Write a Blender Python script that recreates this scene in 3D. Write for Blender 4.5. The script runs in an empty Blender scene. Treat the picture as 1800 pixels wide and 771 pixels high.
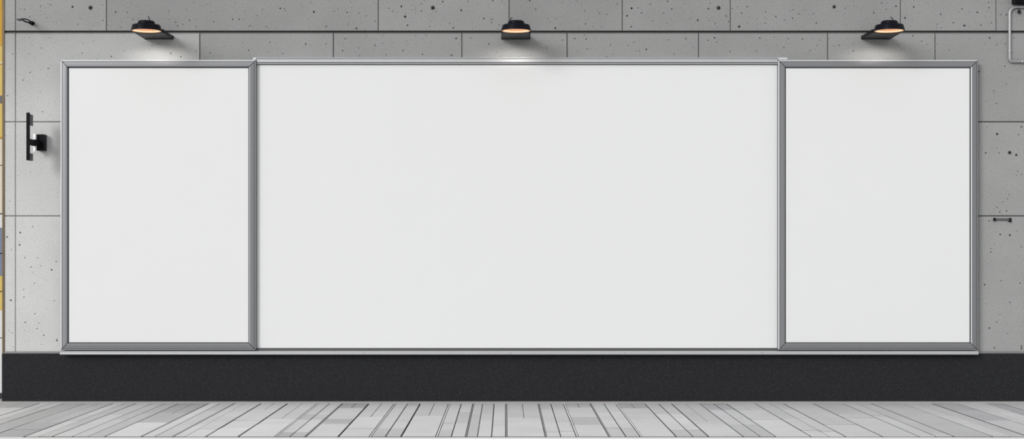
import bpy, bmesh, math, random
from mathutils import Vector, Matrix
R = math.radians
random.seed(7)
sc = bpy.context.scene
COL = sc.collection

# ------------------------------------------------------------------ survey of the place
EYE = 1.6            # eye height
DIST = 14.0          # camera to wall
FPX = 2205.0         # focal length measured on an 1800 px wide frame
CX, CY = 889.0, 453.0
def wx(x, d=0.0): return (x - CX) * (DIST - d) / FPX
def wz(y, d=0.0): return EYE - (y - CY) * (DIST - d) / FPX
# wall plane is y=0, the street side is -y; depth d in front of the wall -> y=-d

# ------------------------------------------------------------------ materials
def new_mat(name):
    m = bpy.data.materials.new(name); m.use_nodes = True
    return m, m.node_tree.nodes, m.node_tree.links, m.node_tree.nodes['Principled BSDF']

def plain(name, col, rough=0.5, metal=0.0, noise=0.04, nscale=60, bump=0.0, coat=0.0):
    m, n, l, b = new_mat(name)
    tc = n.new('ShaderNodeTexCoord'); nz = n.new('ShaderNodeTexNoise')
    nz.inputs['Scale'].default_value = nscale; nz.inputs['Detail'].default_value = 3
    l.new(tc.outputs['Object'], nz.inputs['Vector'])
    mr = n.new('ShaderNodeMapRange')
    mr.inputs['To Min'].default_value = 1 - noise; mr.inputs['To Max'].default_value = 1 + noise
    l.new(nz.outputs['Fac'], mr.inputs['Value'])
    mx = n.new('ShaderNodeVectorMath'); mx.operation = 'SCALE'
    mx.inputs[0].default_value = col
    l.new(mr.outputs['Result'], mx.inputs['Scale'])
    l.new(mx.outputs['Vector'], b.inputs['Base Color'])
    b.inputs['Roughness'].default_value = rough; b.inputs['Metallic'].default_value = metal
    b.inputs['Coat Weight'].default_value = coat
    if bump:
        bp = n.new('ShaderNodeBump'); bp.inputs['Strength'].default_value = bump; bp.inputs['Distance'].default_value = .002
        l.new(nz.outputs['Fac'], bp.inputs['Height']); l.new(bp.outputs['Normal'], b.inputs['Normal'])
    return m

def emis(name, col, strength, base=(0.8, 0.5, 0.3)):
    m, n, l, b = new_mat(name)
    b.inputs['Base Color'].default_value = (*base, 1)
    b.inputs['Emission Color'].default_value = (*col, 1)
    b.inputs['Emission Strength'].default_value = strength
    b.inputs['Roughness'].default_value = .35
    return m

def M(n, op, a, b=None, c=None, l=None):
    k = n.new('ShaderNodeMath'); k.operation = op
    for i, v in enumerate((a, b, c)):
        if v is None: continue
        if hasattr(v, 'links'): l.new(v, k.inputs[i])
        else: k.inputs[i].default_value = v
    return k.outputs[0]

def concrete():
    m, n, l, b = new_mat('cast_concrete')
    tc = n.new('ShaderNodeTexCoord'); sp = n.new('ShaderNodeSeparateXYZ'); cb = n.new('ShaderNodeCombineXYZ')
    l.new(tc.outputs['Object'], sp.inputs[0]); l.new(sp.outputs['X'], cb.inputs['X']); l.new(sp.outputs['Z'], cb.inputs['Y'])
    at = n.new('ShaderNodeAttribute'); at.attribute_name = 'tone'
    sa = n.new('ShaderNodeSeparateColor'); l.new(at.outputs['Color'], sa.inputs[0])
    # grain
    g = n.new('ShaderNodeTexNoise'); g.inputs['Scale'].default_value = 130; g.inputs['Detail'].default_value = 4; g.inputs['Roughness'].default_value = .8
    l.new(tc.outputs['Object'], g.inputs['Vector'])
    g2 = n.new('ShaderNodeTexNoise'); g2.inputs['Scale'].default_value = 1.6; g2.inputs['Detail'].default_value = 4
    l.new(tc.outputs['Object'], g2.inputs['Vector'])
    gr = n.new('ShaderNodeMapRange'); gr.inputs['From Min'].default_value = .3; gr.inputs['From Max'].default_value = .7
    gr.inputs['To Min'].default_value = .52; gr.inputs['To Max'].default_value = 1.48; l.new(g.outputs['Fac'], gr.inputs['Value'])
    g2r = n.new('ShaderNodeMapRange'); g2r.inputs['From Min'].default_value = .25; g2r.inputs['From Max'].default_value = .75
    g2r.inputs['To Min'].default_value = .93; g2r.inputs['To Max'].default_value = 1.07; l.new(g2.outputs['Fac'], g2r.inputs['Value'])
    tone = M(n, 'MULTIPLY', M(n, 'MULTIPLY', sa.outputs['Red'], gr.outputs['Result'], l=l), g2r.outputs['Result'], l=l)
    # pores: two sizes of voronoi dots, radius random per cell
    mask = None
    for scale, rad, keep in ((11.0, .0055, .72), (28.0, .0036, .55), (60.0, .0018, .62)):
        v = n.new('ShaderNodeTexVoronoi'); v.voronoi_dimensions = '2D'; v.inputs['Scale'].default_value = scale
        l.new(cb.outputs[0], v.inputs['Vector'])
        s = n.new('ShaderNodeSeparateColor'); l.new(v.outputs['Color'], s.inputs[0])
        # random radius, zero for a share of the cells; more cells kept where density (green) is high
        k = M(n, 'GREATER_THAN', M(n, 'ADD', s.outputs['Red'], M(n, 'MULTIPLY', sa.outputs['Green'], .5, l=l), l=l), keep + .25, l=l)
        r = M(n, 'MULTIPLY', M(n, 'MULTIPLY_ADD', s.outputs['Green'], .6, .4, l=l), rad * scale, l=l)
        r = M(n, 'MULTIPLY', r, k, l=l)
        d = M(n, 'SUBTRACT', r, v.outputs['Distance'], l=l)
        d = M(n, 'DIVIDE', d, rad * scale * .35, l=l)
        c = n.new('ShaderNodeClamp'); l.new(d, c.inputs[0])
        mask = c.outputs[0] if mask is None else M(n, 'MAXIMUM', mask, c.outputs[0], l=l)
    inv = M(n, 'MULTIPLY_ADD', mask, -.85, 1.0, l=l)
    tone = M(n, 'MULTIPLY', tone, inv, l=l)
    cc = n.new('ShaderNodeCombineColor')
    l.new(M(n, 'MULTIPLY', tone, .995, l=l), cc.inputs[0]); l.new(tone, cc.inputs[1]); l.new(M(n, 'MULTIPLY', tone, .985, l=l), cc.inputs[2])
    l.new(cc.outputs[0], b.inputs['Base Color'])
    b.inputs['Roughness'].default_value = .9
    h = M(n, 'SUBTRACT', M(n, 'MULTIPLY', g.outputs['Fac'], .5, l=l), mask, l=l)
    bp = n.new('ShaderNodeBump'); bp.inputs['Strength'].default_value = .5; bp.inputs['Distance'].default_value = .003
    l.new(h, bp.inputs['Height']); l.new(bp.outputs['Normal'], b.inputs['Normal'])
    return m

def paving():
    m, n, l, b = new_mat('stone_paving')
    tc = n.new('ShaderNodeTexCoord')
    at = n.new('ShaderNodeAttribute'); at.attribute_name = 'tone'
    sa = n.new('ShaderNodeSeparateColor'); l.new(at.outputs['Color'], sa.inputs[0])
    g = n.new('ShaderNodeTexNoise'); g.inputs['Scale'].default_value = 70; g.inputs['Detail'].default_value = 4; g.inputs['Roughness'].default_value = .7
    l.new(tc.outputs['Object'], g.inputs['Vector'])
    g2 = n.new('ShaderNodeTexNoise'); g2.inputs['Scale'].default_value = 2.2; g2.inputs['Detail'].default_value = 3
    l.new(tc.outputs['Object'], g2.inputs['Vector'])
    a = n.new('ShaderNodeMapRange'); a.inputs['To Min'].default_value = .84; a.inputs['To Max'].default_value = 1.16; l.new(g.outputs['Fac'], a.inputs['Value'])
    c = n.new('ShaderNodeMapRange'); c.inputs['To Min'].default_value = .88; c.inputs['To Max'].default_value = 1.12; l.new(g2.outputs['Fac'], c.inputs['Value'])
    t = M(n, 'MULTIPLY', M(n, 'MULTIPLY', sa.outputs['Red'], a.outputs['Result'], l=l), c.outputs['Result'], l=l)
    cc = n.new('ShaderNodeCombineColor')
    l.new(t, cc.inputs[0]); l.new(t, cc.inputs[1]); l.new(M(n, 'MULTIPLY', t, sa.outputs['Blue'], l=l), cc.inputs[2])
    l.new(cc.outputs[0], b.inputs['Base Color']); b.inputs['Roughness'].default_value = .8
    bp = n.new('ShaderNodeBump'); bp.inputs['Strength'].default_value = .3; bp.inputs['Distance'].default_value = .002
    l.new(g.outputs['Fac'], bp.inputs['Height']); l.new(bp.outputs['Normal'], b.inputs['Normal'])
    return m

def granite():
    m, n, l, b = new_mat('dark_speckled_granite')
    tc = n.new('ShaderNodeTexCoord'); sp = n.new('ShaderNodeSeparateXYZ'); cb = n.new('ShaderNodeCombineXYZ')
    l.new(tc.outputs['Object'], sp.inputs[0]); l.new(sp.outputs['X'], cb.inputs['X']); l.new(sp.outputs['Z'], cb.inputs['Y'])
    v = n.new('ShaderNodeTexVoronoi'); v.voronoi_dimensions = '2D'; v.inputs['Scale'].default_value = 42
    l.new(cb.outputs[0], v.inputs['Vector'])
    s = n.new('ShaderNodeSeparateColor'); l.new(v.outputs['Color'], s.inputs[0])
    k = M(n, 'GREATER_THAN', s.outputs['Red'], .70, l=l)
    dot = M(n, 'MULTIPLY', M(n, 'LESS_THAN', v.outputs['Distance'], .10, l=l), k, l=l)
    dot = M(n, 'MULTIPLY', dot, M(n, 'MULTIPLY_ADD', s.outputs['Green'], .10, .02, l=l), l=l)
    nz = n.new('ShaderNodeTexNoise'); nz.inputs['Scale'].default_value = 50; nz.inputs['Detail'].default_value = 4
    l.new(tc.outputs['Object'], nz.inputs['Vector'])
    base = M(n, 'MULTIPLY_ADD', nz.outputs['Fac'], .022, .012, l=l)
    t = M(n, 'ADD', base, dot, l=l)
    cc = n.new('ShaderNodeCombineColor'); l.new(M(n, 'MULTIPLY', t, .97, l=l), cc.inputs[0]); l.new(M(n, 'MULTIPLY', t, .98, l=l), cc.inputs[1]); l.new(M(n, 'MULTIPLY', t, 1.1, l=l), cc.inputs[2])
    l.new(cc.outputs[0], b.inputs['Base Color']); b.inputs['Roughness'].default_value = .75
    b.inputs['Specular IOR Level'].default_value = .1
    return m

CONC = concrete(); PAVE = paving(); GRAN = granite()
JOINT = plain('joint_shadow_mortar', (.012, .012, .012), .95)
JOINTD = plain('joint_mortar_dark', (.05, .05, .05), .95)
JOINTG = plain('joint_mortar_grey', (.17, .17, .17), .95)
PORE = plain('pore_dark', (.012, .012, .012), .95)
PORE2 = plain('pore_rim', (.12, .12, .12), .95)
BOARD = plain('white_board_film', (.782, .785, .785), .5, 0, .008, 2.0)
FRAME = plain('satin_grey_aluminium', (.225, .23, .24), .42, .35, .03, 30)
LIP = plain('pale_aluminium_edge', (.64, .645, .655), .4, .25, .03, 30)  # also coloured onto frame edges as their highlights
RAIL = plain('brushed_aluminium_rail', (.50, .505, .51), .45, .25, .05, 12)
RAILD = plain('shaded_aluminium_recess', (.11, .11, .115), .5, .2)  # dark aluminium with shade in its colour; also used for small dark parts
GASK = plain('black_rubber_gasket', (.012, .012, .013), .7)
for_spec = .12
BLACK = plain('black_powder_coat', (.0035, .0035, .005), .38, 0, .1, 80)
BLACKG = plain('black_satin_shell', (.0035, .004, .008), .35, 0, .05, 80)
DGREY = plain('charcoal_underside', (.030, .031, .035), .45)
for _m in (BLACK, BLACKG, GASK):
    _m.node_tree.nodes['Principled BSDF'].inputs['Specular IOR Level'].default_value = for_spec
CHROME = plain('bright_steel', (.6, .6, .6), .25, 1.0)
PIPE = plain('galvanised_conduit', (.38, .38, .385), .35, .5)
SIGNG = plain('slate_grey_plastic', (.075, .078, .095), .5)
SIGNW = emis('opal_acrylic', (1, 1, 1), .10, (.85, .86, .86))  # faint glow added to whiten lens sides that face away from the sun
FLASH = plain('grey_flashing', (.22, .22, .225), .5, .3)
MORT = plain('pale_gutter_stone', (.50, .49, .47), .85, 0, .12, 20)
CURB = plain('white_kerb_stone', (.88, .88, .88), .7, 0, .03, 20)
ROAD = plain('light_plaza_concrete', (.42, .42, .42), .9, 0, .1, 3)
OCHRE = plain('ochre_render', (.62, .36, .045), .8, 0, .15, 6)
YELLOW = plain('yellow_render', (.74, .55, .16), .8, 0, .12, 6)
CREAM = plain('cream_render', (.78, .72, .58), .8, 0, .08, 6)
WHITEP = plain('white_render', (.80, .80, .80), .8, 0, .05, 6)
BLUEG = plain('blue_grey_shutter', (.20, .23, .33), .6, 0, .1, 6)
BROWN = plain('brown_metal_corner', (.14, .10, .055), .5, .3, .3, 5)
DARKF = plain('dark_plinth', (.03, .03, .032), .7)
GLOWW = emis('lit_lens_cream', (1.0, .80, .50), 1.0, (.05,.05,.05))
GLOWO = emis('lit_copper_reflector', (.75, .27, .10), 1.0, (.05,.05,.05))
GLOWR = emis('lit_orange_lip', (.60, .25, .10), 1.0, (.05,.05,.05))

# ------------------------------------------------------------------ mesh helpers
def link(o, parent=None):
    COL.objects.link(o)
    if parent is not None: o.parent = parent
    return o
def obj(name, bm, mats, parent=None, smooth=False, loc=(0, 0, 0)):
    bmesh.ops.recalc_face_normals(bm, faces=bm.faces)
    me = bpy.data.meshes.new(name); bm.to_mesh(me); bm.free()
    for m in (mats if isinstance(mats, (list, tuple)) else [mats]): me.materials.append(m)
    if smooth:
        for p in me.polygons: p.use_smooth = True
    o = bpy.data.objects.new(name, me); o.location = loc
    return link(o, parent)
def tag(o, label=None, cat=None, group=None, kind=None):
    if label: o['label'] = label
    if cat: o['category'] = cat
    if group: o['group'] = group
    if kind: o['kind'] = kind
    return o
def thing(name, label, cat, loc=(0, 0, 0), group=None):
    o = bpy.data.objects.new(name, None); o.location = loc; o.empty_display_size = .1
    link(o); return tag(o, label, cat, group)
def bev(o, w, seg=2, angle=35):
    m = o.modifiers.new('bevel', 'BEVEL'); m.width = w; m.segments = seg; m.limit_method = 'ANGLE'; m.angle_limit = R(angle)
    return o

def add_box(bm, x0, x1, y0, y1, z0, z1, mi=0):
    vs = [bm.verts.new(p) for p in ((x0,y0,z0),(x1,y0,z0),(x1,y1,z0),(x0,y1,z0),(x0,y0,z1),(x1,y0,z1),(x1,y1,z1),(x0,y1,z1))]
    fs = []
    for q in ((0,3,2,1),(4,5,6,7),(0,1,5,4),(1,2,6,5),(2,3,7,6),(3,0,4,7)):
        f = bm.faces.new([vs[i] for i in q]); f.material_index = mi; fs.append(f)
    return fs
def add_lathe(bm, prof, seg=48, c=(0, 0), mi=0, close=True):
    rings = []
    for r, z in prof:
        rings.append([bm.verts.new((c[0] + r*math.cos(2*math.pi*i/seg), c[1] + r*math.sin(2*math.pi*i/seg), z)) for i in range(seg)])
    for a, b in zip(rings, rings[1:]):
        for i in range(seg):
            f = bm.faces.new((a[i], a[(i+1) % seg], b[(i+1) % seg], b[i])); f.material_index = mi
    if close:
        f = bm.faces.new(rings[0]); f.material_index = mi
        f = bm.faces.new(rings[-1]); f.material_index = mi
def add_tube(bm, pts, r, seg=12, mi=0, radii=None):
    pts = [Vector(p) for p in pts]; rings = []
    up = Vector((0, 0, 1))
    t0 = (pts[1]-pts[0]).normalized()
    nrm = t0.cross(up) if abs(t0.dot(up)) < .9 else t0.cross(Vector((0, 1, 0)))
    nrm.normalize()
    for i, p in enumerate(pts):
        t = (pts[min(i+1, len(pts)-1)] - pts[max(i-1, 0)]).normalized()
        nrm = (nrm - t*nrm.dot(t)).normalized(); bn = t.cross(nrm)
        rr = radii[i] if radii else r
        rings.append([bm.verts.new(p + nrm*rr*math.cos(2*math.pi*k/seg) + bn*rr*math.sin(2*math.pi*k/seg)) for k in range(seg)])
    for a, b in zip(rings, rings[1:]):
        for k in range(seg):
            f = bm.faces.new((a[k], a[(k+1) % seg], b[(k+1) % seg], b[k])); f.material_index = mi; f.smooth = True
    bm.faces.new(rings[0]).material_index = mi; bm.faces.new(rings[-1]).material_index = mi
def add_prism(bm, poly, z0, z1, mi=0):
    a = [bm.verts.new((x, y, z0)) for x, y in poly]; b = [bm.verts.new((x, y, z1)) for x, y in poly]
    bm.faces.new(a).material_index = mi; bm.faces.new(b).material_index = mi
    k = len(poly)
    for i in range(k):
        bm.faces.new((a[i], a[(i+1) % k], b[(i+1) % k], b[i])).material_index = mi

# ------------------------------------------------------------------ concrete wall
def build_wall():
    bm = bmesh.new(); lay = bm.loops.layers.float_color.new('tone')
    def paint(fs, t, dn):
        for f in fs:
            for lp in f.loops: lp[lay] = (t, dn, 0, 1)
    # backing (seen as the bottom of the joints)
    XL, XR = wx(8), 7.6
    fs = add_box(bm, XL, XR, .014, .24, 0, 6.4, 4); paint(fs, .1, 0)
    fs = add_box(bm, XL, wx(300), .009, .0138, .2, wz(62), 5); paint(fs, .1, 0)
    fs = add_box(bm, XL, XR, .0125, .0138, wz(57.5), wz(52), 1); paint(fs, .1, 0)
    A = [8, 27, 187, 665, 895, 1094, 1284, 1583, 1751, 1960, 2200]
    B = [8, 27, 351, 586, 812, 997, 1228, 1455, 1644, 1860, 2200]
    C = [8, 27, 300, 700, 1100, 1500, 1990, 2200]
    rows = [(-312, -150, B, .0), (-150, 54.6, A, 0), (56.4, 214, B, .0), (214, 379.3, C, 0), (379.3, 620, C, 0)]
    for ri, (ya, yb, vs, _) in enumerate(rows):
        for i in range(len(vs) - 1):
            gx = .0035 if ri in (0, 1, 2) else .0035
            x0 = wx(vs[i]) + (gx if i else 0); x1 = min(wx(vs[i+1]) - gx, XR)
            if x1 <= x0: continue
            g = .005
            z1 = wz(ya) - (0.002 if ri == 2 else g); z0 = wz(yb) + (.0045 if ri == 1 else g)
            mid = (vs[i] + vs[i+1]) / 2  # slab tones carry the wall's shading: dark top and right, pale left
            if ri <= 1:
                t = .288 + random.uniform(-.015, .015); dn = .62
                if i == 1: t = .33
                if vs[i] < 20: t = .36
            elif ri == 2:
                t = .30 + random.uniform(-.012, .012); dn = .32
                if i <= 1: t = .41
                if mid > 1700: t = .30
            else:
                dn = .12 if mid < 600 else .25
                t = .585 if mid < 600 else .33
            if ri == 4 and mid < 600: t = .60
            c = .0035
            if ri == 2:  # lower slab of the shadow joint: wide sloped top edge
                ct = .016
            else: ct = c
            # slab with chamfered front
            o = [(x0, z0), (x1, z0), (x1, z1), (x0, z1)]
            inn = [(x0+c, z0+c), (x1-c, z0+c), (x1-c, z1-ct), (x0+c, z1-ct)]
            vb = [bm.verts.new((x, .013, z)) for x, z in o]
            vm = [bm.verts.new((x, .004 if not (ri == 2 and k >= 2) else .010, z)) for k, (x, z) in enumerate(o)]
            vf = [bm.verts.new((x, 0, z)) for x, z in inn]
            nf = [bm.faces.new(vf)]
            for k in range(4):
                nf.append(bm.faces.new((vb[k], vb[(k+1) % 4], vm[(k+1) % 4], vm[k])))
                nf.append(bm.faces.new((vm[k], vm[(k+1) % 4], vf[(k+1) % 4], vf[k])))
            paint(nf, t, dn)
            if ri == 2 and i <= 1:   # wall shading put into the tone: dark top, paler foot of the slab
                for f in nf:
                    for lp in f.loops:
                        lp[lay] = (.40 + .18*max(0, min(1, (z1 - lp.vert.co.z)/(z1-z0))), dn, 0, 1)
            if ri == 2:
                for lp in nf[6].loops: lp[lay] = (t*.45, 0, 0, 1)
    # surveyed pin holes: (origin x, origin y, zoom) : x, y, radius in zoomed pixels
    def P(ox, oy, z, s):
        out = []
        for tok in s.split():
            a = [float(v) for v in tok.split(',')]
            out.append((ox + a[0]/z, oy + a[1]/z, (a[2] if len(a) > 2 else 3)/z))
        return out
    pits = P(0, 0, 4, "510,48,8 636,55,16 813,85,6 1636,135,5 1680,135,5 547,170,4 725,33 725,144,4 655,180 173,66,4 330,125 1187,80,4 1236,156,5 1248,181,5 1288,171,4 1332,142,5 1380,187,4 1503,153,4 1313,65 895,88,4 935,135,4 845,194 783,397,5 577,373,4 1201,375,5 1271,398,5 1380,359,4 1477,372,4 1748,353,5 1706,301 1068,320,4 1114,310 873,356 209,263 350,267 290,337,4 205,377 90,379,4 657,287 588,304 1660,72 1758,181,4 1455,32 285,44,4 210,118,4 376,154 245,163 250,180,4 143,64 355,33,4")
    pits += P(450, 0, 4, "171,59,6 199,60,4 407,84,8 640,87,5 725,91,4 495,186,5 706,199,7 650,170,4 775,112,4 839,149,4 383,18,4 548,79 578,62 8,109,4 48,64 71,186,4 1022,45,7 1049,117,9 1244,55,16 1065,178,6 935,58,4 962,79,4 1101,67 1122,68 1164,76,5 1164,25,4 1313,12,6 1443,72,7 1602,130,6 1660,136,5 1656,158,4 1710,174,4 1387,195,6 1361,165,4 1222,187,4 1268,82,4 1490,9,4 1665,6,5 1555,27 1731,13 349,309,6 98,298,4 188,376,4 493,308,4 627,271,5 609,356,5 837,318,5 721,335 957,298 1034,356,5 1057,287 915,385,4 1171,382,5 1375,389,6 1407,270,6 1428,309 1637,309,5 1195,248,4 1508,268,4 1718,398 729,391,4")
    pits += P(900, 0, 4, "841,58,8 886,56,4 809,111,7 911,91,5 839,188,5 987,148,4 1123,64,5 1067,91,4 1094,9,5 1381,61,6 1453,56,15 1306,142,7 1428,166,4 1387,144 1506,112,5 1523,152,4 1392,24,4 1597,187,9 1614,93,5 1654,48,5 1550,60,4 1586,47 1783,83,4 1779,163,4 1654,164 305,198,7 166,61,4 124,4,5 252,132 517,168,5 268,155 309,134 740,28,4 665,102,4 613,93,4 512,76,4 459,8 489,27 973,29,4 441,271,5 521,275,5 508,247,4 859,296,4 817,320,4 944,346,6 896,358,4 876,358 1100,280,4 1221,272,5 1139,380,4 1425,265,6 1379,283,4 1440,296,4 1742,267,5 1716,356,4 1534,361,4 243,338,4 355,281,4 668,402,5 527,344,4 692,316,4 1275,333 711,383")
    pits += P(1350, 0, 4, "465,48,13 173,127,5 118,141,4 54,116,5 215,97,4 176,68,4 340,160,5 320,97,4 251,70 544,57,4 606,42 546,171 744,90,5 799,21,4 831,66,4 900,43,6 964,126,7 1025,49,6 1215,100,5 1303,160,5 1471,87,6 1364,63,5 1380,180,8 1497,176,5 1554,54,5 1550,19,4 1571,160,4 1638,102,4 1677,103,5 1188,170,4 1185,195 1219,196 1000,185 1060,89 241,274,5 143,272,4 112,332,4 297,356,4 344,320,4 362,281 599,359,5 498,317,4 466,323 599,305 569,376 1019,251,5 1080,289,4 1271,352,4 1607,314,4 1559,266,6 1668,307,4 1729,265,4 912,316 1117,311")
    pits += P(0, 100, 2.754, "112,112,3 146,75,3 234,55,3 206,265,3 37,187,3 26,380,2 47,697,2 88,575,2 147,555,2")
    pits += P(0, 370, 2.754, "157,77,3 98,106,4 34,127,4 95,165,4 55,188,2.5 120,229,2.5 182,227,2.5 272,245,3 150,272,3 198,267,2.5 250,286,4 53,433,4 116,418,3 170,499,3 122,540,3.5 187,544,2.5 180,570,3 212,602,3.5 275,627,4 263,435,2.5 58,590,2.5 115,380,2.5 167,353,2.5")
    pits += P(1680, 100, 2.754, "113,71,4 183,164,3 197,225,3 238,45,3 200,373,6 145,464,4 210,464,3 261,463,9 293,474,6 317,338,4 200,439,2.5 304,375,3 300,553,3 294,572,2.5 319,567,2.5 213,750,3.5 246,745,3.5 199,728,3 257,666,2.5 250,687,2.5 227,701,2.5 245,132,2.5 151,338,2.5")
    pits += P(1680, 370, 2.754, "160,49,3.5 215,115,4 262,118,5 297,99,2.5 140,358,4 170,200,3.5 169,184,2.5 220,339,3 311,350,3 262,443,3 198,539,3 163,568,4 188,663,3.5 318,656,4 318,667,4 317,174,3 250,595,2.5 213,503,2.5")
    for px, py, pr in pits:
        r = pr * .95 / 157.5; cx, cz = wx(px), wz(py); seg = 10
        big = pr > 1.4
        ph = random.random()
        def ring(rr, y): return [bm.verts.new((cx + rr*random.uniform(.88, 1.1)*math.cos(2*math.pi*(k+ph)/seg), y, cz + rr*random.uniform(.88, 1.1)*math.sin(2*math.pi*(k+ph)/seg))) for k in range(seg)]
        if big:
            a = ring(r*1.12, -.0006); b = ring(r*.75, -.0009)
            nf = [bm.faces.new((a[k], a[(k+1) % seg], b[(k+1) % seg], b[k])) for k in range(seg)]
            for f in nf: f.material_index = 3
            f = bm.faces.new(b); f.material_index = 2; nf.append(f)
        else:
            f = bm.faces.new(ring(r*.95, -.0008)); f.material_index = 2; nf = [f]
        paint(nf, 0, 0)
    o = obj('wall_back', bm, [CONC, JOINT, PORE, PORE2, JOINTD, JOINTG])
    return tag(o, kind='structure')
wall = build_wall()

# dark granite base, flashing, corner post
ZB = wz(621)
bm = bmesh.new(); add_box(bm, wx(4), 7.6, -.015, .24, 0, ZB)
tag(bev(obj('trim_1', bm, GRAN), .003), kind='structure')
bm = bmesh.new(); add_box(bm, wx(9), wx(105), -.022, 0, wz(620.6), wz(617.2)); add_box(bm, wx(1719), 7.6, -.022, 0, wz(620.6), wz(617.2))
tag(obj('trim_2', bm, FLASH), kind='structure')
bm = bmesh.new(); add_box(bm, wx(4.2), wx(8.4), -.006, .20, ZB, 6.4)
tag(obj('trim_3', bm, BROWN), kind='structure')

# ------------------------------------------------------------------ paving
def fy(y): return -(DIST - DIST * 252.0 / (y - CY))      # ground distance for a row of the picture
def build_floor():
    bm = bmesh.new(); lay = bm.loops.layers.float_color.new('tone')
    def slab(x0, x1, y0, y1, t, z=0.0, blue=1.0):
        if x1 - x0 < .004 or y1 - y0 < .004: return
        b = .0025
        o = [(x0, y0), (x1, y0), (x1, y1), (x0, y1)]; i = [(x0+b, y0+b), (x1-b, y0+b), (x1-b, y1-b), (x0+b, y1-b)]
        vb = [bm.verts.new((x, y, -.02)) for x, y in o]; vm = [bm.verts.new((x, y, z-.003)) for x, y in o]; vf = [bm.verts.new((x, y, z)) for x, y in i]
        fs = [bm.faces.new(vf)]
        for k in range(4):
            fs.append(bm.faces.new((vb[k], vb[(k+1) % 4], vm[(k+1) % 4], vm[k]))); fs.append(bm.faces.new((vm[k], vm[(k+1) % 4], vf[(k+1) % 4], vf[k])))
        for q, f in enumerate(fs):
            for lp in f.loops: lp[lay] = (t*(.12 if q % 2 else 1), 0, blue, 1)
    fs = add_box(bm, -9, 7.6, -2.78, 0, -.12, -.016, 1)
    # joint lines, where they meet the foot of the wall: (x, gap in m, bright seam?)
    J = [(-190,.006,0),(-140,.01,0),(-95,.006,0),(-40,.01,0),(16,.008,0),(80,.011,0),(100,.004,0),(122,.008,0),(159,.009,0),(208,.011,0),(228,.006,0),(248,.010,0),(276,.007,0),(298,.004,0),(322,.012,0),(373,.010,1),(393,.007,0),(418,.009,1),(436,.003,0),(465,.014,0),(511,.015,0),(562,.010,2),(584,.008,0),(605,.010,1),(652,.016,0),(696,.010,2),(719,.009,0),(741,.015,0),(790,.010,2),(812,.009,0),(832,.010,1),(849,.008,0),(869,.010,0),(889,.010,1),(945,.010,1),(967,.009,0),(989,.010,2),(1035,.010,1),(1059,.009,0),(1079.5,.010,2),(1130,.012,0),(1154,.009,0),(1176,.013,0),(1225,.011,0),(1249,.009,0),(1271,.012,0),(1321,.011,0),(1347,.007,0),(1370,.013,0),(1422,.013,0),(1474,.011,0),(1498,.008,0),(1523,.013,0),(1578,.011,0),(1604,.007,0),(1628,.014,0),(1673,.010,0),(1695,.004,0),(1722,.009,0),(1749,.013,0),(1790,.010,0),(1840,.01,0),(1880,.01,0),(1930,.01,0),(1980,.01,0)]
    # cross joints seen in some strips, keyed by the strip's left line: rows of the picture; tones
    X = {16: ([716], [.40,.62]), 80: ([], [.60]), 122: ([741,754], [.42,.40,.45]), 159: ([741,754,768], [.46,.40,.38]), 208: ([727,738], [.60,.55,.66]),
         276: ([737], [.5,.58]), 298: ([728,738], [.44,.5,.5]), 322: ([726,742], [.36,.44,.72]), 373: ([], [.68]), 418: ([720,746], [.6,.62,.68]), 436: ([729,742,753], [.6,.6,.62,.7]),
         465: ([720,738,752], [.58,.62,.66,.74]), 511: ([734,745], [.58,.66,.72]), 562: ([727,737,759], [.56,.46,.62,.42]), 584: ([727,737,759], [.58,.52,.66,.48]),
         605: ([716,735,744], [.34,.58,.42,.64]), 652: ([732,752], [.55,.66,.60]), 696: ([736,752], [.56,.6,.48]), 719: ([712,742,752], [.42,.56,.6,.5]),
         741: ([729,761], [.52,.62,.66]), 790: ([743,753], [.56,.6,.52]), 812: ([722,743,765], [.58,.48,.6,.62]), 849: ([727,739], [.5,.54,.62]), 869: ([726,748], [.56,.58,.64]),
         889: ([734,742,760], [.5,.58,.62,.64]), 945: ([719,742,758], [.46,.56,.6,.62]), 967: ([719,742,757], [.46,.54,.6,.64]), 989: ([716,732,746,764], [.42,.56,.44,.62,.64]),
         1035: ([727,739,751], [.56,.58,.62,.52]), 1059: ([725,751], [.56,.6,.5]), 1079.5: ([717,737,744,758], [.36,.54,.58,.62,.64]), 1130: ([727,754], [.5,.62,.48]), 1154: ([727,754], [.5,.64,.48]),
         1176: ([740,745], [.48,.54,.62]), 1225: ([720,745], [.40,.56,.48]), 1249: ([720,745], [.38,.54,.46]), 1271: ([722,736], [.50,.56,.62]), 1321: ([736,755], [.5,.56,.6]), 1347: ([720,757], [.48,.56,.62]),
         1370: ([745], [.5,.58]), 1422: ([728,733], [.44,.5,.56]), 1474: ([730], [.5,.56]), 1523: ([], [.46]), 1578: ([731,746], [.5,.54,.56]), 1628: ([722,739], [.36,.40,.54]), 1673: ([], [.54]), 1722: ([], [.36]), 1749: ([], [.5]), 1790: ([], [.38])}
    yN = fy(707.6)
    yF = fy(766.3)
    for (x, g, br), (x2, g2, br2) in zip(J, J[1:]):
        g *= .85 + .75*abs(x-889)/900; g2 *= .85 + .75*abs(x2-889)/900
        a = wx(x) + g/2 + (.010 if br else 0); b = wx(x2) - g2/2
        if br:  # narrow pale filler strip inside the double joint
            w = .006 if br == 1 else .011
            c0 = wx(x) + g/2 - .001
            slab(c0, c0 + w, yF, yN, .60 if br == 1 else .95, .001)
            a = c0 + w + .006
        ys, ts = X.get(x, (None, None))
        if ys is None:
            ys = sorted(random.sample(range(714, 764, 3), 1 if b - a < .2 else 2)); ts = [random.uniform(.46, .62) for _ in range(3)]
        edges = [yN] + [fy(v) for v in ys] + [yF]
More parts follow.
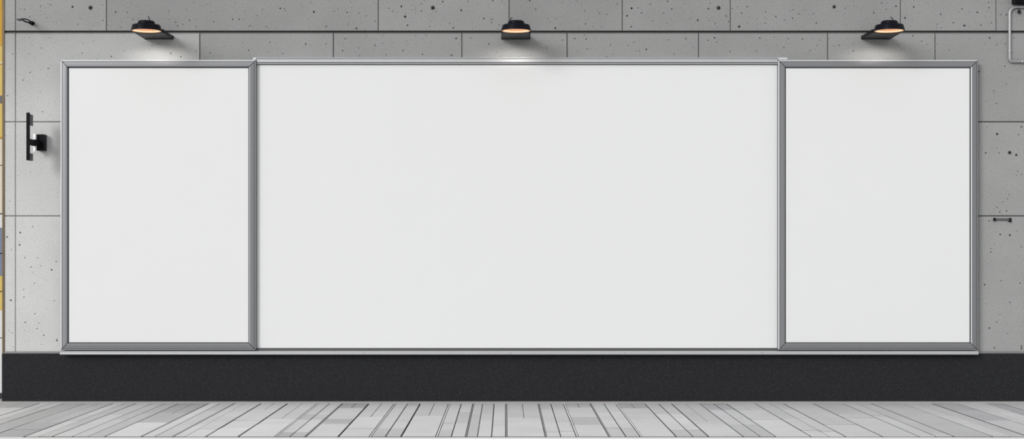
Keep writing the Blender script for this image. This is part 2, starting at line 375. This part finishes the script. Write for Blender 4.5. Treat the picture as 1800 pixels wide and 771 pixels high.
        for k in range(len(edges) - 1):
            t = ts[min(k, len(ts)-1)]; t = .63 + (t-.57)*.85
            # a thin half joint splitting a wide slab lengthwise now and then
            e1, e0 = edges[k], edges[k+1]
            gg = .0115
            if b - a > .26 and k == 0 and len(edges) > 2:
                mid = (a + b)/2
                slab(a, mid - .0025, e0 + gg, e1 - gg, t, 0, 1.01); slab(mid + .0025, b, e0 + gg, e1 - gg, t*1.02, 0, 1.01)
            else:
                slab(a, b, e0 + gg, e1 - gg, t, random.choice((0, 0, -.0015)), 1.01 if t > .5 else 1.03)
    o = obj('floor', bm, [PAVE, JOINT])
    return tag(o, kind='structure')
build_floor()
bm = bmesh.new(); add_box(bm, -9, 7.6, fy(707.4), -.015, -.05, .004); add_box(bm, -9.4, wx(4), -.0151, .25, -.05, .004)
tag(bev(obj('trim_4', bm, MORT), .003), kind='structure')
bm = bmesh.new(); add_box(bm, -9, 7.6, -3.15, fy(768.2), -.12, .002)
tag(bev(obj('trim_5', bm, CURB), .004), kind='structure')
bm = bmesh.new(); add_box(bm, -22, 22, -40, -3.15, -.2, -.10)
tag(obj('ground', bm, ROAD), kind='structure')

# ------------------------------------------------------------------ boards
PROF = [(0, .004, 0), (0, .104, 1), (.003, .108, 1), (.0145, .108, 0), (.0165, .100, 0), (.0185, .100, 0), (.0205, .108, 0), (.055, .112, 0), (.070, .112, 1), (.078, .106, 0), (.080, .086, 0), (.080, .070, 0)]
def frame_rail(side, X0, X1, Z0, Z1, root, name):
    """one mitred length of picture-frame moulding. X0..Z1 outer rectangle"""
    bm = bmesh.new(); gap = .0042
    A, B = [], []
    for u, d, mi in PROF:
        if side == 'top':    p, q = (X0+u+gap, Z1-u), (X1-u-gap, Z1-u)
        if side == 'bottom': p, q = (X0+u+gap, Z0+u), (X1-u-gap, Z0+u)
        if side == 'left':   p, q = (X0+u, Z0+u+gap), (X0+u, Z1-u-gap)
        if side == 'right':  p, q = (X1-u, Z0+u+gap), (X1-u, Z1-u-gap)
        A.append(bm.verts.new((p[0], -d, p[1]))); B.append(bm.verts.new((q[0], -d, q[1])))
    for i in range(len(PROF)-1):
        f = bm.faces.new((A[i], A[i+1], B[i+1], B[i])); 
        f.material_index = PROF[i][2]
        if i in (1, 2) and side in ('right', 'bottom'): f.material_index = 2 if i == 1 else 0  # outer edges turned from the light are coloured dark, top and left pale
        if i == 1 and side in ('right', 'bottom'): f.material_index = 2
        if i == 8 and side != 'right': f.material_index = 0  # sun highlight put into the colour of the right inner chamfer only
    f = bm.faces.new((A[-1], A[0], B[0], B[-1])); bm.faces.new(A); bm.faces.new(B)
    return obj(name, bm, [FRAME, LIP, RAILD], root)
def framed_board(x0, x1, y0, y1, label, name='display_board'):
    d = .112
    X0, X1, Z0, Z1 = wx(x0, d), wx(x1, d), wz(y1, d), wz(y0, d)
    root = thing(name, label, 'display board', ((X0+X1)/2, 0, Z0), 'framed display boards on the wall')
    ox, oz = (X0+X1)/2, Z0
    X0 -= ox; X1 -= ox; Z0 -= oz; Z1 -= oz
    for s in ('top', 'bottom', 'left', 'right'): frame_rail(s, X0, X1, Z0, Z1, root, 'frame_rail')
    w = .080
    bm = bmesh.new(); add_box(bm, X0+.006, X1-.006, -.068, -.003, Z0+.006, Z1-.006)
    for (a, b, c, e) in ((X0+w+.001, X1-w-.001, Z1-w-.012, Z1-w), (X0+w+.001, X1-w-.001, Z0+w, Z0+w+.010), (X0+w+.001, X0+w+.011, Z0+w, Z1-w), (X1-w-.010, X1-w-.001, Z0+w, Z1-w)):
        add_box(bm, a, b, -.082, -.069, c, e)
    # dark key showing through the mitre gaps
    for (cx, cz, sx, sz) in ((X0, Z0, 1, 1), (X1, Z0, -1, 1), (X0, Z1, 1, -1), (X1, Z1, -1, -1)):
        poly = [(cx+sx*.004, cz+sz*.010), (cx+sx*.010, cz+sz*.004), (cx+sx*.078, cz+sz*.072), (cx+sx*.072, cz+sz*.078)]
        a = [bm.verts.new((x, -.069, z)) for x, z in poly]; b = [bm.verts.new((x, -.0985, z)) for x, z in poly]
        bm.faces.new(a); bm.faces.new(b)
        for i in range(4): bm.faces.new((a[i], a[(i+1) % 4], b[(i+1) % 4], b[i]))
    g = obj('gasket', bm, GASK, root)
    bm = bmesh.new(); add_box(bm, X0+w+.009, X1-w-.008, -.094, -.070, Z0+w+.006, Z1-w-.009)
    p = obj('panel', bm, BOARD, root); bev(p, .002)
    tag(p, 'blank white panel')
    return root
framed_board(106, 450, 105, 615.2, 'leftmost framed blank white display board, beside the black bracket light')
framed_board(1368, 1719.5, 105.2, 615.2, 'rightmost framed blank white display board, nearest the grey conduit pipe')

# centre board
d = .055
X0, X1 = wx(450, .112)+.001, wx(1368, .112)-.001
cb = thing('billboard', 'very wide unframed blank white billboard between the two framed boards', 'billboard', ((X0+X1)/2, 0, wz(615, d)))
cx_, cz_ = cb.location.x, cb.location.z
bm = bmesh.new(); add_box(bm, X0-cx_, X1-cx_, -.050, -.003, wz(615.5, d)-cz_, wz(104, d)-cz_); obj('backing', bm, GASK, cb)
bm = bmesh.new(); add_box(bm, X0-cx_, X1-cx_, -.062, -.051, wz(611.4, .06)-cz_, wz(113.8, .06)-cz_); bev(tag(obj('panel', bm, BOARD, cb), 'blank white panel'), .002)
# top rail: extruded profile running over the corners of the side frames
bm = bmesh.new()
def extr(bm, prof, x0, x1, mats):
    A = [bm.verts.new((x0, -dd, z)) for dd, z in prof]; B = [bm.verts.new((x1, -dd, z)) for dd, z in prof]
    for i in range(len(prof)):
        j = (i+1) % len(prof)
        bm.faces.new((A[i], A[j], B[j], B[i])).material_index = mats[i]
    bm.faces.new(A); bm.faces.new(B)
dt = .09
zt, zm, zb = wz(101.8, dt)-cz_, wz(109.8, dt)-cz_, wz(112.2, dt)-cz_
extr(bm, [(.004, zt), (.082, zt), (.094, zt-.006), (.088, zt-.018), (.090, zm+.006), (.084, zm), (.084, zm-.004), (.090, zm-.006), (.088, zb), (.004, zb)], X0-cx_, X1-cx_, [0, 1, 0, 0, 2, 2, 2, 0, 2, 0])
obj('top_rail', bm, [RAIL, LIP, FRAME], cb)
bm = bmesh.new(); add_box(bm, wx(444.5, .1)-cx_, wx(1384, .1)-cx_, -.098, -.005, zt+.0002, zt+.004)
for a_, b_ in ((444.5, 450.3), (1367.8, 1384)): add_box(bm, wx(a_, .1)-cx_, wx(b_, .1)-cx_, -.097, -.005, wz(104.7, .1)-cz_, zt+.0001)
obj('rail_lip', bm, LIP, cb)
bm = bmesh.new(); add_box(bm, X0-cx_, X1-cx_, -.072, -.051, wz(615.6, .07)-cz_, wz(612.4, .07)-cz_); obj('bottom_shadow_strip', bm, RAILD, cb)  # dark strip stands in for the shadow line below the panel

# long bottom rail
bm = bmesh.new(); da = .12
zt, zb = wz(616.6, da), wz(623.2, da)
extr(bm, [(.004, zt), (.110, zt), (.122, zt-.004), (.120, zt-.02), (.124, zb+.010), (.122, zb), (.004, zb)], wx(105, da), wx(1720, da), [0, 0, 0, 0, 2, 0, 0])
rail = obj('support_rail', bm, [RAIL, LIP, FRAME], None)
tag(rail, 'long pale aluminium rail running below all three white boards', 'rail')
# set the origin properly: keep at world zero, it is a wall-hung extrusion
for sx in (640, 898, 1098, 1340):
    bm = bmesh.new()
    seg = 10; a = [bm.verts.new((wx(sx, da) + .004*math.cos(2*math.pi*k/seg), -.1235, wz(620, da) + .004*math.sin(2*math.pi*k/seg))) for k in range(seg)]
    b = [bm.verts.new((v.co.x, -.118, v.co.z)) for v in a]
    bm.faces.new(a); bm.faces.new(b)
    for k in range(seg): bm.faces.new((a[k], a[(k+1) % seg], b[(k+1) % seg], b[k]))
    obj('screw', bm, RAILD, rail)

# ------------------------------------------------------------------ wall lamps
HD, HR = .50, .162       # head centre distance from the wall, opening radius
ZL = 4.040               # underside level
def copy_tree(o, parent=None):
    c = o.copy(); COL.objects.link(c); c.parent = parent
    for ch in list(o.children): copy_tree(ch, c)
    return c
def make_lamp():
    root = thing('wall_lamp', 'x', 'wall lamp', (0, 0, ZL), 'black wall lamps above the boards')
    bm = bmesh.new()   # shade, origin at underside level
    add_lathe(bm, [(HR-.008, .001), (HR, .0), (HR+.0015, .003), (HR-.002, .012), (.149, .052), (.146, .060), (.140, .065), (.085, .067)], 64, (0, -HD), close=False)
    add_lathe(bm, [(HR-.008, .001), (.146, .045), (.0, .050)][:2], 64, (0, -HD), close=False)
    sh = obj('lamp_shade', bm, BLACKG, root, True); tag(sh, 'glossy black tapered round shade')
    bm = bmesh.new(); add_lathe(bm, [(.092, .064), (.091, .084), (.084, .102), (.074, .108), (.002, .110)], 48, (0, -HD), close=True)
    cp = obj('cap', bm, BLACKG, root, True)
    heads = (sh, cp)
    bm = bmesh.new(); add_lathe(bm, [(HR-.009, .0008), (HR-.020, -.0005), (HR-.024, .0025)], 64, (0, -HD), close=False)
    obj('lip_ring', bm, GLOWR, sh, True)
    bm = bmesh.new(); add_lathe(bm, [(HR-.024, .0022), (.134, .009), (.130, .017)], 64, (0, -HD), close=False)
    obj('reflector', bm, GLOWW, sh, True)
    bm = bmesh.new(); add_lathe(bm, [(.130, .017), (.09, .016), (.04, .0155), (.001, .015)], 64, (0, -HD), close=False)
    obj('lens', bm, GLOWO, sh, True)
    T = Matrix.Translation((0, -HD, 0)) @ Matrix.Rotation(R(2.4), 4, 'X') @ Matrix.Translation((0, HD, 0))
    for h in heads: h.matrix_local = T
    # arm: wide flat bracket whose end follows the round head
    bm = bmesh.new(); w = .159
    arc = [(.150*math.sin(t), -HD + .150*math.cos(t)) for t in [R(a) for a in range(-62, 63, 4)]]
    poly = [(-w, -.004), (-w, -.40)] + arc + [(w, -.40), (w, -.004)]
    add_prism(bm, poly, .003, .034)
    ar = obj('arm', bm, BLACK, root); bev(ar, .002)
    # rim along the underside
    bm = bmesh.new()
    add_box(bm, -w, -w+.012, -.38, -.004, -.0015, .006); add_box(bm, w-.012, w, -.38, -.004, -.0015, .006); add_box(bm, -w+.012, w-.012, -.016, -.004, -.0015, .006)
    obj('arm_rim', bm, BLACK, ar)
    bm = bmesh.new(); arc2 = [(.164*math.sin(t), -HD + .164*math.cos(t)) for t in [R(a) for a in range(-56, 57, 4)]]
    add_prism(bm, [(-w+.013, -.017), (-w+.013, -.395)] + arc2 + [(w-.013, -.395), (w-.013, -.017)], .0005, .0028)
    up = obj('underside_plate', bm, DGREY, ar); tag(up, 'dark grey underside plate')
    for sx, sy in ((0, -.12), (.0, -.20), (-.12, -.06), (.12, -.06)):
        bm = bmesh.new(); add_lathe(bm, [(.004, -.0012), (.004, .001)], 10, (sx, sy)); obj('screw', bm, CHROME, ar)
    bm = bmesh.new(); add_box(bm, -w-.002, w+.002, -.014, -.0009, -.004, .038)
    pl = obj('wall_plate', bm, BLACK, root); bev(pl, .002)
    return root
def lamp_wire(root, pts):
    bm = bmesh.new(); add_tube(bm, pts, .0045, 8)
    return obj('cable_stub', bm, BLACK, root)
proto = make_lamp()
lampX = [wx(280), wx(906.5), wx(1539)]
labels = ['leftmost black wall lamp with warm light, above the left framed board',
          'middle black wall lamp with warm light, above the wide billboard centre',
          'rightmost black wall lamp with warm light, above the right framed board']
wires = [[(.045, -HD-.03, .105), (.040, -HD-.03, .125), (.030, -HD-.03, .150), (.026, -HD-.03, .152)],
         [(-.062, -HD-.03, .103), (-.058, -HD-.03, .122), (-.052, -HD-.03, .134), (-.040, -HD-.03, .138)],
         [(.030, -HD-.03, .105), (.029, -HD-.03, .120), (.020, -HD-.03, .136), (.004, -HD-.03, .145)]]
roots = [proto] + [copy_tree(proto) for _ in range(2)]
for i, r in enumerate(roots):
    r.location = (lampX[i], 0, ZL); r['label'] = labels[i]
    lamp_wire(r, wires[i])
    ld = bpy.data.lights.new('lamp_light', 'SPOT'); ld.energy = 15; ld.spot_size = R(100); ld.spot_blend = 1.0
    ld.color = (1, .97, .93); ld.shadow_soft_size = .07
    lo = bpy.data.objects.new('lamp_light', ld); COL.objects.link(lo); lo.location = (lampX[i], -HD, ZL - .006)
    lo.rotation_euler = Vector((0, .5, -.185)).to_track_quat('-Z', 'Y').to_euler(); lo.scale = (1, .24, 1)

# ------------------------------------------------------------------ black bracket light at the left
def bracket_light():
    xb = wx(71.5); zc = wz(249.5)
    root = thing('bracket_light', 'black bracket light with upright bar and white side lenses, left of the boards', 'wall light', (xb, 0, zc))
    def b(name, x0, x1, d0, d1, z0, z1, m, par=root, bw=.003):
        bm = bmesh.new(); add_box(bm, x0-xb, x1-xb, -d1, -d0, z0-zc, z1-zc); o = obj(name, bm, m, par)
        if bw: bev(o, bw)
        return o
    D2 = .34   # front of the bar
    D1 = .235
    xl, xr = wx(46, D2), wx(52, D2)
    zT, zBt = wz(197.6, D2), wz(281.5, D2)
    bar = b('upright_bar', xl, xr, D2-.016, D2, zBt, zT, BLACK)
    bm = bmesh.new(); add_box(bm, (xl+xr)/2-.003-xb, (xl+xr)/2+.003-xb, -D2-.003, -D2, zBt+.004-zc, zT-.004-zc); obj('front_fin', bm, BLACK, bar)
    xs = wx(52, D2)
    def seg(name, ya, yb, m):
        return b(name, xl+.006, xs-.001, D1, D2-.017, wz(yb, D2-.05), wz(ya, D2-.05), m, root, .002)
    tag(seg('side_housing', 201, 220.5, SIGNG), 'grey upper housing'); tag(seg('side_lens', 220.7, 244.3, SIGNW), 'white upper lens')
    seg('clamp', 244.5, 255.3, BLACK); tag(seg('side_lens', 255.5, 269.3, SIGNW), 'white lower lens'); tag(seg('side_housing', 269.5, 282, SIGNG), 'grey lower housing')
    # tapering arm from the box to the clamp
    bm = bmesh.new()
    da, db = D1 + .004, .085
    def sec(d, x0, x1, z0, z1): return [bm.verts.new((x-xb, -d, z-zc)) for x, z in ((x0, z0), (x1, z0), (x1, z1), (x0, z1))]
    s1 = sec(da, xl+.006, xs, wz(256, da), wz(245, da)); s2 = sec(.15, wx(58.5, .15), wx(65, .15), wz(256.5, .15), wz(245, .15)); s3 = sec(db, wx(62, db), wx(72, db), wz(254, db), wz(247, db))
    bm.faces.new(s1); bm.faces.new(s3)
    for p, q in ((s1, s2), (s2, s3)):
        for i in range(4): bm.faces.new((p[i], p[(i+1) % 4], q[(i+1) % 4], q[i]))
    obj('arm', bm, BLACK, root)
    # pale lens block behind the arm
    b('rear_lens', wx(58.6, .13), wx(62.6, .13), .10, .14, wz(266, .13), wz(235, .13), SIGNW, root, .002)
    box = b('wall_box', wx(64, .08), wx(77.5, .08), 0, .085, wz(264.5, .08), wz(235.8, .08), BLACK, root, .003)
    b('box_cover', wx(66, .09), wx(73, .09), .085, .089, wz(262.5, .09), wz(238, .09), BLACKG, box, .001)
bracket_light()

# small hook, top left
hx, hz = wx(57), wz(41)
hk = thing('wall_hook', 'small black looped wall hook in the top left corner', 'hook', (hx, 0, hz))
bm = bmesh.new(); add_tube(bm, [(0, -.001, 0), (0, -.012, 0)], .024, 16); obj('mount', bm, BLACK, hk)
bm = bmesh.new()
add_tube(bm, [(-.004, -.01, .008), (-.012, -.08, .022), (-.02, -.16, .018), (-.026, -.22, .008)], .007, 10)
add_tube(bm, [(-.004, -.01, -.010), (-.014, -.08, -.006), (-.02, -.15, -.010), (-.026, -.22, -.004)], .008, 10)
add_tube(bm, [(-.0, -.01, 0), (-.003, -.06, .0)], .019, 10)
obj('loop_rod', bm, BLACK, hk)
bm = bmesh.new()
add_tube(bm, [(-.026, -.21, .008), (-.030, -.235, .0), (-.042, -.25, -.010), (-.048, -.28, -.014), (-.054, -.32, -.010)], .012, 10, radii=[.009, .014, .013, .009, .003]); obj('tip', bm, SIGNG, hk)

# conduit, top right
cdx = wx(1776, .04)
def arcpts(c, r, a0, a1, y, n=8): return [(c[0] + r*math.cos(R(a0 + (a1-a0)*i/n)), y, c[1] + r*math.sin(R(a0 + (a1-a0)*i/n))) for i in range(n+1)]
zt, zb = wz(11.5, .04), wz(107.5, .04); y = -.021
pts = [(7.3, y, zt)] + arcpts((cdx + .075, zt - .075), .075, 90, 180, y) + arcpts((cdx + .03, zb + .03), .03, 180, 270, y) + [(7.3, y, zb)]
bm = bmesh.new(); add_tube(bm, pts, .0165, 14)
cd = obj('conduit_pipe', bm, PIPE); tag(cd, 'grey metal conduit pipe bending in a C at the top right', 'pipe')
for yy in (51, 89):
    bm = bmesh.new(); z = wz(yy, .04); add_lathe(bm, [(.0165, z-.010), (.0205, z-.008), (.0205, z+.008), (.0165, z+.010)], 16, (cdx, y)); obj('coupling', bm, PIPE, cd)
bm = bmesh.new(); x_ = wx(1797.5, .04); add_tube(bm, [(x_-.012, y, zb), (x_+.03, y, zb)], .0205, 14); obj('coupling', bm, PIPE, cd)
# junction box above it
bm = bmesh.new(); add_box(bm, wx(1783, .08), wx(1783, .08)+.34, -.10, -.0005, wz(5.5, .08), wz(5.5, .08)+.22)
jb = bev(obj('junction_box', bm, BLACK), .004); tag(jb, 'black junction box cut off by the top right corner', 'electrical box')
bm = bmesh.new(); add_box(bm, wx(1783, .08)-.008+.0, wx(1783, .08)+.348, -.104, -.0905, wz(5.5, .08)+.03, wz(5.5, .08)+.228); obj('box_cover', bm, BLACK, jb)
bx_ = wx(1792, .03)
bm = bmesh.new(); zc = wz(20.5, .03)
seg = [( .0005, zc-.020), (.011, zc-.016), (.018, zc-.006), (.020, zc+.003), (.015, zc+.013), (.006, zc+.019), (.004, zc+.022), (.0035, zt-.018)]
add_lathe(bm, seg, 20, (bx_, -.023))
tag(obj('hanging_bulb', bm, PORE, None, True), 'tiny dark bulb hanging below the bent conduit pipe', 'bulb')

# pull handle, right margin
hx0, hx1 = wx(1745.5), wx(1776.5); zc = wz(385.2)
ph = thing('pull_handle', 'small dark horizontal pull handle on the concrete right of the boards', 'handle', ((hx0+hx1)/2, 0, zc))
ox = (hx0+hx1)/2
bm = bmesh.new(); add_box(bm, hx0-ox+.01, hx1-ox-.01, -.022, -.006, -.011, .011); bev(obj('grip', bm, RAILD, ph), .004)
for k, xx in enumerate((hx0-ox, hx1-ox-.024)):
    bm = bmesh.new(); add_box(bm, xx, xx+.024, -.026, -.0005, -.018 - .014*k, .016); bev(obj('bracket', bm, GASK, ph), .004)

# ------------------------------------------------------------------ neighbouring building at the left edge
yb = .25; dd = -yb
nb = thing('neighbouring_building', 'colourful ochre, cream and blue house front glimpsed at the left edge', 'building', (-7.2, yb, 0))
def fz(y): return EYE - (y - CY) * (DIST + yb) / FPX
def panel(name, ya, ybm, m, proud=.0, x0=-9.4, x1=-5.58):
    bm = bmesh.new(); add_box(bm, x0+7.2, x1+7.2, -proud, .12, max(fz(ybm), 0), fz(ya)); return obj(name, bm, m, nb)
panel('upper_wall', -300, 42, OCHRE); panel('upper_wall', 42.1, 80, OCHRE, .006); panel('render_panel', 80.1, 110, YELLOW); panel('ledge', 110.1, 112.5, CREAM, .02)
panel('render_panel', 112.6, 168, YELLOW, .004); panel('sign_panel', 168.1, 181, RAILD, .01); panel('render_panel', 181.1, 240, YELLOW)
panel('ledge', 240.1, 243, OCHRE, .015); panel('window_panel', 243.1, 289.5, CREAM); panel('seam', 289.6, 291, DARKF); panel('window_panel', 291.1, 374.5, CREAM, .004)
panel('seam', 374.6, 376.5, DARKF); panel('render_panel', 376.6, 400, WHITEP); panel('shutter', 400.1, 444, BLUEG, .01); panel('seam', 444.1, 446, DARKF); panel('shutter', 446.1, 484, BLUEG, .006)
panel('render_panel', 484.1, 511, YELLOW); panel('seam', 511.1, 512.8, DARKF); panel('render_panel', 512.9, 545, YELLOW, .003)
panel('lower_wall', 545.1, 592.5, WHITEP); panel('seam', 592.6, 594, DARKF); panel('lower_wall', 594.1, 690, WHITEP, .003); panel('plinth', 690.1, 710, DARKF, .02)

# ------------------------------------------------------------------ light
w = bpy.data.worlds.new('overcast_sky'); sc.world = w; w.use_nodes = True
bg = w.node_tree.nodes['Background']; bg.inputs['Color'].default_value = (.985, .99, 1.0, 1); bg.inputs['Strength'].default_value = .715
sl = bpy.data.lights.new('hazy_sun', 'SUN'); sl.energy = 1.75; sl.angle = R(22); sl.color = (1, .995, .985)
so = bpy.data.objects.new('hazy_sun', sl); COL.objects.link(so); so.location = (-6, -8, 8)
so.rotation_euler = Vector((.85, 1.1, -.5)).to_track_quat('-Z', 'Y').to_euler()

# ------------------------------------------------------------------ camera
cam = bpy.data.cameras.new('camera'); co = bpy.data.objects.new('camera', cam); COL.objects.link(co)
co.location = (0, -DIST, EYE); co.rotation_euler = (R(90), 0, 0)
cam.sensor_width = 36; cam.sensor_fit = 'HORIZONTAL'; cam.lens = 36 * FPX / 1800
cam.shift_x = (900 - CX) / 1800; cam.shift_y = (CY - 385.5) / 1800
cam.clip_end = 200
sc.camera = co
sc.view_settings.view_transform = 'Standard'; sc.view_settings.look = 'None'
sc.view_settings.exposure = 0; sc.view_settings.gamma = 1
